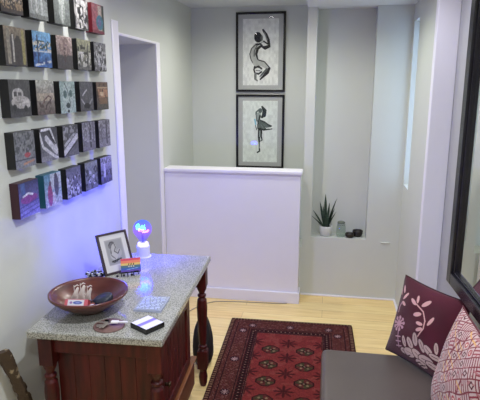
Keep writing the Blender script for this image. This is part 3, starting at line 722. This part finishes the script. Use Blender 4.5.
# framed photo on easel foot
F0 = Vector((-1.067, 2.270, TZ + .002)); F1 = Vector((-1.067 + .602 * .17, 2.270 + .799 * .17, TZ + .002))
pf = empty('framed_photo', (F0.x, F0.y, F0.z), math.atan2(F1.y - F0.y, F1.x - F0.x), label='dark framed black and white portrait photo standing on the stone top', cat='picture')
fwid = .17; fh = .212; LM = Matrix.Rotation(R(-22), 4, 'X')
bm = bmesh.new(); t = .012
box(bm, 0, t, 0, .014, 0, fh, LM); box(bm, fwid - t, fwid, 0, .014, 0, fh, LM); box(bm, t, fwid - t, 0, .014, 0, t, LM); box(bm, t, fwid - t, 0, .014, fh - t, fh, LM)
link('frame', bm, mat('dark_walnut', srgb(62, 48, 56), .4, noise=.3, nscale=20), pf, bevel=.0015)
def port(u, v):
    img = np.zeros((len(u), 3)); img[:] = C(206, 204, 206)
    inn = (u > .2) & (u < .8) & (v > .2) & (v < .84); edge = (u > .16) & (u < .84) & (v > .17) & (v < .87)
    img[edge] = C(160, 158, 162); img[inn] = C(146, 146, 150)
    ell(img, u, v, .40, .72, .13, .09, C(104, 102, 108), .5); ell(img, u, v, .46, .62, .09, .13, C(172, 170, 172), -.5)
    ell(img, u, v, .62, .47, .13, .10, C(164, 162, 166), .8); ell(img, u, v, .42, .42, .14, .11, C(176, 174, 178))
    for q in ([(.30, .72), (.38, .80), (.50, .76), (.54, .64), (.46, .54)], [(.46, .54), (.58, .46), (.68, .56)], [(.34, .6), (.32, .44), (.44, .34)]): stroke(img, u, v, q, .013, C(70, 68, 74))
    stroke(img, u, v, [(.3, .27), (.45, .29), (.66, .31)], .02, C(40, 40, 44)); stroke(img, u, v, [(.34, .24), (.5, .26)], .014, C(60, 60, 64))
    return img
cs, sn = math.cos(R(-22)), math.sin(R(-22))
def lean(u, v):
    x = t + u * (fwid - 2 * t); z = t + v * (fh - 2 * t); y = np.full_like(u, .004)
    return np.stack([x, y * cs - z * sn, y * sn + z * cs], 1)
painted('photo_print', 60, 90, lean, port, P_print, parent=pf)
bm = bmesh.new(); box(bm, t, fwid - t, .006, .012, t, fh - t, LM); link('backing', bm, M_black, pf)
bm = bmesh.new(); tube(bm, [(fwid / 2, .014 + .05, .14), (fwid / 2, .14, .003)], .004, 6); link('easel_strut', bm, M_black, pf)

# rainbow card on a small wire rest
rc = empty('rainbow_card', (-0.998, 2.300, TZ), R(27), label='small rainbow striped card on a dark stand before the photo frame', cat='card')
bm = bmesh.new(); LM2 = Matrix.Translation((0, 0, .014)) @ Matrix.Rotation(R(-14), 4, 'X')
box(bm, 0, .098, 0, .004, 0, .070, LM2); link('card_block', bm, mat('card_edge', srgb(200, 190, 190), .6), rc)
def rain(u, v):
    img = np.zeros((len(u), 3)); cols = [(112, 86, 190), (66, 100, 190), (84, 120, 140), (230, 196, 120), (240, 140, 110), (222, 84, 110)]
    for i, c in enumerate(cols): img[(v * 6).astype(int).clip(0, 5) == i] = C(*c)
    for x0 in (.38, .5, .62):
        stroke(img, u, v, [(x0, .5), (x0 + .03, .62)], .022, C(52, 40, 52)); ell(img, u, v, x0 + .02, .42, .035, .05, C(226, 214, 200))
    stroke(img, u, v, [(.3, .2), (.85, .28)], .02, C(150, 190, 230))
    return img
def rp(u, v):
    a = R(-14); y = np.full_like(u, -.0006); z = v * .070
    return np.stack([u * .098, y * math.cos(a) - z * math.sin(a), .014 + y * math.sin(a) + z * math.cos(a)], 1)
painted('rainbow_print', 60, 40, rp, rain, P_gloss, parent=rc)
bm = bmesh.new()
for k, (x, y) in enumerate(((.0, -.02), (.03, -.028), (.06, -.022), (.085, -.008))):
    tube(bm, [(.042, .006, .014), (x, y * .5, .018), (x, y, .002)], .003, 6)
tube(bm, [(-.01, .004, .012), (.095, .004, .012)], .0032, 6)
for k, x in enumerate((-.02, .012, .05)): lathe(bm, [(0, 0), (.006, .002), (.007, .007), (0, .012)], (x, -.014, 0), 10)
link('wire_stand', bm, mat('dark_metal', srgb(36, 34, 42), .35, metal=.6), rc)

# beaded trinket left of the frame
tr = empty('beaded_bracelet', (-1.120, 2.262, TZ), label='dark and silver beaded bracelet lying between bowl and photo frame', cat='bracelet')
rnd = random.Random(3)
for mi, (mn, col) in enumerate((('dark_beads', (28, 28, 40)), ('silver_beads', (190, 192, 206)))):
    bm = bmesh.new()
    for k in range(26):
        a = rnd.uniform(0, 6.28); rr = rnd.uniform(.018, .042); x = rr * math.cos(a) * 1.15; y = rr * math.sin(a) * .75; z = rnd.uniform(.006, .024)
        lathe(bm, [(0, -.006), (.005, -.003), (.006, 0), (.005, .003), (0, .006)], (x, y, z), 8)
    if mi == 0: tube(bm, [(.036 * math.cos(a), .026 * math.sin(a), .006) for a in [i * math.pi / 8 for i in range(17)]], .004, 6)
    link(mn, bm, mat(mn, srgb(*col), .25, metal=.3), tr, smooth=True)

# ---- lamp with script bulb
LX, LY = -0.992, 2.600
lamp = empty('bulb_lamp', (LX, LY, TZ), label='white cylinder table lamp with round blue glowing bulb', cat='lamp')
bm = bmesh.new(); lathe(bm, [(0, 0), (.044, 0), (.044, .005), (.036, .008), (.036, .062), (.034, .066), (.018, .066), (.018, .074), (0, .074)], n=40)
link('base', bm, mat('lamp_white', srgb(226, 224, 236), .4), lamp, smooth=False)
bm = bmesh.new(); lathe(bm, [(.020, .066), (.028, .070), (.030, .076), (.028, .082), (.018, .084), (.018, .074)], n=32)
link('collar', bm, mat('glow_collar', (.9, .85, 1), .3, emit=srgb(214, 190, 255), estr=1.6), lamp, smooth=True)
bc = .160
bm = bmesh.new()
prof = [(.013, .078), (.016, .092), (.026, .104)]
for i in range(1, 15):
    a = R(-50 + i * 10); prof.append((.052 * math.cos(a), bc + .052 * math.sin(a)))
prof.append((0, bc + .052))
lathe(bm, prof, n=40)
link('glass_globe', bm, M_bulbglass, lamp, smooth=True)
def neon(name, strokes, col, st, rad=.0024):
    bm = bmesh.new()
    for s in strokes:
        tube(bm, [(x, -.004 + .004 * math.sin(i), z + bc) for i, (x, z) in enumerate(s)], rad, 6)
    link(name, bm, mat(name, (0, 0, 0), emit=col, estr=st), lamp, smooth=True)
neon('cyan_script', [[(-.036, .012), (-.030, .024), (-.020, .028), (-.014, .022), (-.022, .012), (-.032, .006), (-.026, .000), (-.016, .006), (-.014, .014)],
                     [(-.014, .014), (-.008, .006), (-.004, .014), (.000, .022), (.002, .012), (.006, .006), (.010, .012), (.014, .024), (.012, .010), (.018, .006)],
                     [(-.034, -.002), (-.018, -.004), (.0, .0), (.02, .002)]], srgb(70, 220, 255), 16, .0018)
neon('pink_script', [[(-.022, -.010), (-.018, .000), (-.010, -.002), (-.014, -.012), (-.020, -.010)], [(-.006, -.014), (-.004, -.004), (.002, -.012), (.006, -.004), (.010, -.014), (.016, -.006), (.022, -.012), (.030, -.004), (.038, -.006)],
                     [(.0, -.018), (.016, -.018), (.034, -.012)]], srgb(255, 120, 215), 12, .0018)
bm = bmesh.new(); tube(bm, [(0, 0, .085), (0, 0, .125), (0, 0, .145)], [.006, .004, .002], 8)
link('stem', bm, mat('stem_grey', srgb(120, 110, 140), .3), lamp, smooth=True)
for nm, off, colr, pw in (('blue_glow', (-.004, 0, bc + .004), BULB_COL, BULB_POWER),):
    ld = bpy.data.lights.new(nm, 'POINT'); ld.energy = pw; ld.color = colr; ld.shadow_soft_size = .042
    l = bpy.data.objects.new(nm, ld); COL.objects.link(l); l.parent = lamp; l.location = off

# ============================================================ BAG, STICK, CABLE
bag = empty('black_bag', (-0.728, 2.87, 0), label='black soft bag on the floor behind the far leg of the washstand', cat='bag')
bm = bmesh.new(); bmesh.ops.create_icosphere(bm, subdivisions=4, radius=1)
for v_ in bm.verts:
    p = v_.co; n_ = math.sin(p.x * 7 + p.z * 5) * .05 + math.sin(p.y * 9 - p.z * 6) * .05
    r_ = 1 + n_; zz = (p.z + 1) / 2
    tp = 1 - .72 * zz ** 1.3
    v_.co = Vector((p.x * .082 * r_ * tp, p.y * .12 * r_ * tp, max(0, .17 + p.z * .19 * r_)))
link('bag_body', bm, mat('black_nylon', srgb(22, 20, 24), .6, bump=.4, bscale=60), bag, smooth=True)
bm = bmesh.new(); tube(bm, [(0, -.03 + .06 * i / 10, .33 + .12 * math.sin(i / 10 * math.pi)) for i in range(11)], .009, 8)
link('handle', bm, mat('black_nylon'), bag, smooth=True)

a = Vector((-1.235, 1.665, .68)); b = Vector((-1.180, 1.880, .0))
d = (b - a); L = d.length; d.normalize(); sd = Vector((.8, .59, 0)); sd = (sd - d * sd.dot(d)).normalized(); nr = d.cross(sd)
n = 60
bm = bmesh.new(); rows = []; rs = random.Random(11)
for i in range(n + 1):
    s = i / n; wd = .025 + .003 * math.sin(s * 23) + rs.uniform(-.0015, .0015)
    if .30 < s < .34: wd *= .75
    c = a + d * L * s
    rows.append([bm.verts.new(c + sd * wd * q + nr * h) for q, h in ((-1, 0), (-.5, -.012), (.5, -.012), (1, 0), (.6, .008), (-.6, .008))])
for A, B in zip(rows[:-1], rows[1:]):
    for k in range(6): bm.faces.new((A[k], A[(k + 1) % 6], B[(k + 1) % 6], B[k]))
bm.faces.new(rows[0]); bm.faces.new(rows[-1])
link('carved_wood_strip', bm, mat('carved_bark', srgb(66, 52, 40), .7, col2=srgb(150, 136, 112), nscale=13, bump=.8, bscale=70), label='dark carved wooden strip with pale worn patches leaning on left wall', cat='wood carving')
MATS['carved_bark'].node_tree.nodes['Color Ramp'].color_ramp.elements[0].position = .40
MATS['carved_bark'].node_tree.nodes['Color Ramp'].color_ramp.elements[1].position = .43

bm = bmesh.new(); tube(bm, [(-1.05, 3.50, .004), (-.95, 3.72, .004), (-.85, 3.80, .004), (-.70, 3.82, .004), (-.5, 3.835, .004), (-.35, 3.84, .004), (-.28, 3.855, .004)], .003, 6)
link('thin_cable', bm, mat('cable_grey', srgb(150, 140, 130), .5), smooth=True, label='thin pale cable running along the foot of the half wall', cat='cable')

# ============================================================ BENCH, CUSHIONS, MIRROR
bench = empty('leather_bench', (0.35, 1.42, 0), label='dark brown leather bench along the right wall', cat='bench')
bm = bmesh.new(); box(bm, -.345, .325, -1.0, .985, .22, .42)
o = link('seat', bm, M_leather, bench, bevel=.030, seg=5)
for p in o.data.polygons: p.use_smooth = False
bm = bmesh.new(); box(bm, -.325, .305, -.98, .965, .08, .22); link('base', bm, mat('dark_base', srgb(40, 30, 28), .6), bench, bevel=.005)
for x in (-.29, .27):
    for y in (-.93, .92):
        bm = bmesh.new(); zf = .0125 if x < 0 else 0; lathe(bm, [(0, zf), (.018, zf), (.024, .08), (0, .08)], (x, y, 0), 14); link('leg', bm, M_black, bench)
bm = bmesh.new()
for x in (-.3451,): tube(bm, [(x + .004, -.97, .395), (x + .004, .955, .395)], .003, 6)
link('piping', bm, mat('dark_leather_piping', srgb(56, 48, 46), .5), bench)

def cushion(name, A, d, up, s, t, func, backcol, nu=200, **k):
    A = Vector(A); d = Vector(d).normalized(); up = Vector(up).normalized(); up = (up - d * up.dot(d)).normalized(); nr = up.cross(d).normalized()
    # nr points to the viewer side
    if nr.dot(Vector((0, 0, 1.7)) - A) < 0: nr = -nr
    def shape(sign):
        def place(u, v):
            x = 2 * u - 1; y = 2 * v - 1
            pin = 1 - .055 * (1 - np.abs(y) ** 2) * 0 
            # edges bow in between corners
            X = x * (1 - .06 * (1 - y ** 2)); Yv = y * (1 - .06 * (1 - x ** 2))
            h = t / 2 * ((1 - np.abs(x) ** 2.4) * (1 - np.abs(y) ** 2.4)) ** .55
            h = h + .004 * np.sin(x * 5 + 1) * np.cos(y * 6) * (1 - x ** 2) * (1 - y ** 2) * 1.5
            P = np.array(A)[None] + ((X + 1) / 2 * s)[:, None] * np.array(d) + ((Yv + 1) / 2 * s)[:, None] * np.array(up) + (sign * h)[:, None] * np.array(nr)
            return P
        return place
    e = empty(name, tuple(A), **k)
    bpy.context.view_layer.update()
    def rel(f):
        return lambda u, v: f(u, v) - np.array(A)[None]
    painted('front_cover', nu, nu, rel(shape(1)), func, P_fabric, parent=e, smooth=True)
    painted('back_cover', 50, 50, rel(shape(-1)), lambda u, v: np.repeat(backcol[None], len(u), 0), P_fabric, parent=e, smooth=True)
    bm = bmesh.new(); q = np.linspace(0, 1, 21); z = np.zeros(21); o1 = np.ones(21); pl = rel(shape(0))
    loop = np.concatenate([pl(q, z), pl(o1, q)[1:], pl(q[::-1], o1)[1:], pl(z, q[::-1])[1:]])
    tube(bm, [tuple(p) for p in loop], .0035, 6)
    m_ = mat(name + '_seam', lin(tuple(backcol * .8)), .8)
    link('seam', bm, m_, e, smooth=True)
    return e

def floral(u, v):
    img = np.zeros((len(u), 3)); img[:] = C(78, 26, 40)
    img += ((vnoise(u, v, 4, 9) - .5) * .05)[:, None] * np.array([1.6, .3, .9])
    pk = C(206, 158, 156); pl = C(184, 140, 150); gr = C(196, 168, 162); dk = C(74, 36, 44)
    for item in FLORAL:
        if item[0] == 's': stroke(img, u, v, item[1], item[2], {'pk': pk, 'pl': pl, 'gr': gr, 'dk': dk}[item[3]])
        else: 
            _, cx, cy, rx, ry, an, cn = item; ell(img, u, v, cx, cy, rx, ry, {'pk': pk, 'pl': pl, 'gr': gr, 'dk': dk}[cn], an)
    return img
FLORAL = [('s', [(0.534, 0.375), (0.579, 0.47), (0.604, 0.53), (0.587, 0.623), (0.51, 0.716), (0.383, 0.767)], 0.008, 'pk'), ('e', 0.331, 0.778, 0.055, 0.023, -0.47, 'pk'), ('e', 0.377, 0.828, 0.048, 0.018, -1.23, 'pk'), ('e', 0.512, 0.822, 0.072, 0.027, 0.79, 'pk'), ('e', 0.445, 0.655, 0.06, 0.027, 0.45, 'pk'), ('e', 0.523, 0.564, 0.053, 0.022, 0.08, 'pk'), ('e', 0.661, 0.647, 0.065, 0.022, 1.18, 'pk'), ('e', 0.546, 0.497, 0.053, 0.023, 0.58, 'pk'), ('s', [(0.1, 0.552), (0.098, 0.631), (0.127, 0.695)], 0.007, 'pl'), ('e', 0.089, 0.851, 0.05, 0.017, -1.0, 'pk'), ('e', 0.163, 0.787, 0.063, 0.02, 0.98, 'pk'), ('e', 0.038, 0.8, 0.044, 0.015, -1.05, 'pk'), ('e', 0.171, 0.692, 0.045, 0.022, -0.22, 'pk'), ('s', [(0.18, 0.426), (0.261, 0.46)], 0.011, 'pl'), ('e', 0.261, 0.46, 0.021, 0.021, 0.4, 'pl'), ('s', [(0.18, 0.426), (0.259, 0.405)], 0.011, 'pl'), ('e', 0.259, 0.405, 0.021, 0.021, 0.4, 'pl'), ('s', [(0.18, 0.426), (0.22, 0.359)], 0.011, 'pl'), ('e', 0.22, 0.359, 0.021, 0.021, 0.4, 'pl'), ('s', [(0.18, 0.426), (0.162, 0.344)], 0.011, 'pl'), ('e', 0.162, 0.344, 0.021, 0.021, 0.4, 'pl'), ('s', [(0.18, 0.426), (0.111, 0.367)], 0.011, 'pl'), ('e', 0.111, 0.367, 0.022, 0.022, 0.42, 'pl'), ('s', [(0.18, 0.426), (0.093, 0.419)], 0.011, 'pl'), ('e', 0.093, 0.419, 0.022, 0.022, 0.38, 'pl'), ('s', [(0.18, 0.426), (0.115, 0.474)], 0.011, 'pl'), ('e', 0.115, 0.474, 0.022, 0.022, 0.38, 'pl'), ('s', [(0.18, 0.426), (0.168, 0.505)], 0.011, 'pl'), ('e', 0.168, 0.505, 0.022, 0.022, 0.38, 'pl'), ('s', [(0.18, 0.426), (0.226, 0.5)], 0.011, 'pl'), ('e', 0.226, 0.5, 0.021, 0.021, 0.4, 'pl'), ('s', [(0.209, 0.346), (0.274, 0.139)], 0.007, 'pl'), ('s', [(0.188, 0.258), (0.274, 0.283)], 0.008, 'pl'), ('s', [(0.209, 0.201), (0.294, 0.227)], 0.008, 'pl'), ('s', [(0.229, 0.145), (0.314, 0.171)], 0.008, 'pl'), ('e', 0.351, 0.253, 0.078, 0.031, -1.11, 'dk'), ('e', 0.351, 0.253, 0.071, 0.026, -1.1, 'gr'), ('s', [(0.334, 0.289), (0.365, 0.225)], 0.0035, 'dk'), ('e', 0.443, 0.27, 0.088, 0.045, -0.91, 'dk'), ('e', 0.443, 0.27, 0.078, 0.037, -0.91, 'gr'), ('s', [(0.417, 0.304), (0.465, 0.242)], 0.0035, 'dk'), ('e', 0.511, 0.351, 0.092, 0.048, -1.34, 'dk'), ('e', 0.511, 0.351, 0.083, 0.04, -1.34, 'gr'), ('s', [(0.5, 0.397), (0.519, 0.315)], 0.0035, 'dk'), ('e', 0.624, 0.316, 0.091, 0.044, -0.95, 'dk'), ('e', 0.624, 0.316, 0.082, 0.036, -0.94, 'gr'), ('s', [(0.597, 0.353), (0.645, 0.286)], 0.0035, 'dk'), ('e', 0.726, 0.302, 0.085, 0.05, -0.46, 'dk'), ('e', 0.726, 0.302, 0.077, 0.041, -0.46, 'gr'), ('s', [(0.688, 0.322), (0.757, 0.287)], 0.0035, 'dk'), ('e', 0.82, 0.371, 0.074, 0.032, -1.24, 'dk'), ('e', 0.82, 0.371, 0.066, 0.026, -1.25, 'gr'), ('s', [(0.808, 0.406), (0.83, 0.343)], 0.0035, 'dk'), ('e', 0.362, 0.129, 0.061, 0.044, -0.05, 'dk'), ('e', 0.362, 0.129, 0.055, 0.036, -0.04, 'gr'), ('s', [(0.331, 0.13), (0.387, 0.128)], 0.0035, 'dk'), ('e', 0.454, 0.147, 0.098, 0.067, 0.0, 'dk'), ('e', 0.454, 0.147, 0.088, 0.055, 0.0, 'gr'), ('s', [(0.404, 0.147), (0.493, 0.147)], 0.0035, 'dk'), ('e', 0.588, 0.173, 0.114, 0.058, -0.34, 'dk'), ('e', 0.588, 0.173, 0.103, 0.048, -0.34, 'gr'), ('s', [(0.533, 0.193), (0.631, 0.158)], 0.0035, 'dk'), ('e', 0.711, 0.171, 0.123, 0.063, 0.08, 'dk'), ('e', 0.711, 0.171, 0.111, 0.052, 0.08, 'gr'), ('s', [(0.648, 0.167), (0.761, 0.175)], 0.0035, 'dk'), ('e', 0.827, 0.265, 0.087, 0.039, -0.01, 'dk'), ('e', 0.827, 0.265, 0.079, 0.032, -0.01, 'gr'), ('s', [(0.782, 0.266), (0.862, 0.265)], 0.0035, 'dk'), ('e', 0.809, 0.147, 0.107, 0.045, -0.05, 'dk'), ('e', 0.809, 0.147, 0.096, 0.036, -0.04, 'gr'), ('s', [(0.754, 0.149), (0.852, 0.145)], 0.0035, 'dk'), ('e', 0.648, 0.09, 0.098, 0.046, -0.12, 'dk'), ('e', 0.648, 0.09, 0.088, 0.037, -0.11, 'gr'), ('s', [(0.598, 0.096), (0.687, 0.085)], 0.0035, 'dk'), ('s', [(0.386, 0.062), (0.466, 0.114)], 0.007, 'dk'), ('s', [(0.468, 0.061), (0.548, 0.108)], 0.007, 'dk'), ('s', [(0.549, 0.06), (0.628, 0.103)], 0.007, 'dk'), ('s', [(0.627, 0.06), (0.706, 0.097)], 0.007, 'dk'), ('s', [(0.704, 0.059), (0.783, 0.092)], 0.007, 'dk'), ('s', [(0.78, 0.058), (0.858, 0.087)], 0.007, 'dk')]
cushion('floral_cushion', (.32, 2.43, .425), (.6, -.8, 0), (.8 * math.sin(R(15)), .6 * math.sin(R(15)), math.cos(R(15))), .385, .12, floral, C(66, 22, 34), nu=260,
        label='burgundy cushion with pink embroidered leaves and flowers at bench far end', cat='cushion')
def kilim(u, v):
    img = np.zeros((len(u), 3)); img[:] = C(196, 172, 168)
    mar = C(122, 44, 56); dkm = C(86, 24, 38); a = .6
    x = u + .05 * (vnoise(u, v, 6, 3) - .5); y = v + .05 * (vnoise(u, v, 6, 4) - .5)
    p = (x * math.cos(a) + y * math.sin(a)) * 13; q = (-x * math.sin(a) + y * math.cos(a)) * 10.5
    pi, qi = np.floor(p).astype(int), np.floor(q).astype(int); fp, fq = p - pi, q - qi
    rs = np.random.RandomState(5); kk = rs.randint(0, 5, (64, 64))[pi % 64, qi % 64]
    edge = (fp < .14) | (fq < .12) ; img[edge] = mar
    i = ~edge
    img[i & (kk == 0) & ((fp * 3.0 % 1) < .42)] = mar
    img[i & (kk == 1) & ((fq * 3.0 % 1) < .42)] = C(142, 52, 66)
    img[i & (kk == 2) & (np.hypot(fp - .57, fq - .56) < .3)] = C(168, 66, 74)
    img[i & (kk == 2) & (np.hypot(fp - .57, fq - .56) < .14)] = C(224, 204, 186)
    img[i & (kk == 3) & (np.abs(np.abs(fp - .57) + np.abs(fq - .56) - .28) < .1)] = dkm
    img[i & (kk == 4) & (np.abs(fp - fq) < .16)] = mar
    img[i & (kk == 4) & (np.abs(fp + fq - 1.1) < .1)] = C(206, 160, 100)
    img[vnoise(u, v, 40, 8) > .82] = C(170, 110, 112)
    return img
cushion('patchwork_cushion', (.462, 2.03, .425), (.06, -1, 0), (.10, -.10, .43), .43, .14, kilim, C(112, 40, 52), nu=300,
        label='cream and maroon geometric patterned cushion nearest on the bench', cat='cushion')

mir = empty('wall_mirror', (.612, 1.93, .827), R(3.0), label='large rectangular mirror with wide black frame on right wall', cat='mirror')
y0, y1, z0, z1, fwm = -.50, .442, 0, 1.40, .056
bm = bmesh.new()
for (ya_, yb_, za_, zb_) in ((y1 - fwm, y1, z0, z1), (y0, y0 + fwm, z0, z1), (y0 + fwm, y1 - fwm, z0, z0 + fwm), (y0 + fwm, y1 - fwm, z1 - fwm, z1)):
    box(bm, -.030, .030, ya_, yb_, za_, zb_)
g = .010
for (ya_, yb_, za_, zb_) in ((y1 - fwm - g, y1 - fwm, z0 + fwm, z1 - fwm), (y0 + fwm, y0 + fwm + g, z0 + fwm, z1 - fwm), (y0 + fwm + g, y1 - fwm - g, z0 + fwm, z0 + fwm + g), (y0 + fwm + g, y1 - fwm - g, z1 - fwm - g, z1 - fwm)):
    box(bm, -.018, .030, ya_, yb_, za_, zb_)
link('frame', bm, mat('dark_frame', srgb(22, 20, 28), .22), mir, bevel=.004)
bm = bmesh.new(); box(bm, -.006, .0, y0 + fwm + g, y1 - fwm - g, z0 + fwm + g, z1 - fwm - g)
link('mirror_glass', bm, M_mirror, mir)
bm = bmesh.new(); box(bm, .030, .078, y0 + .1, y1 - .1, z1 - .12, z1 - .06)
link('wall_batten', bm, M_black, mir)
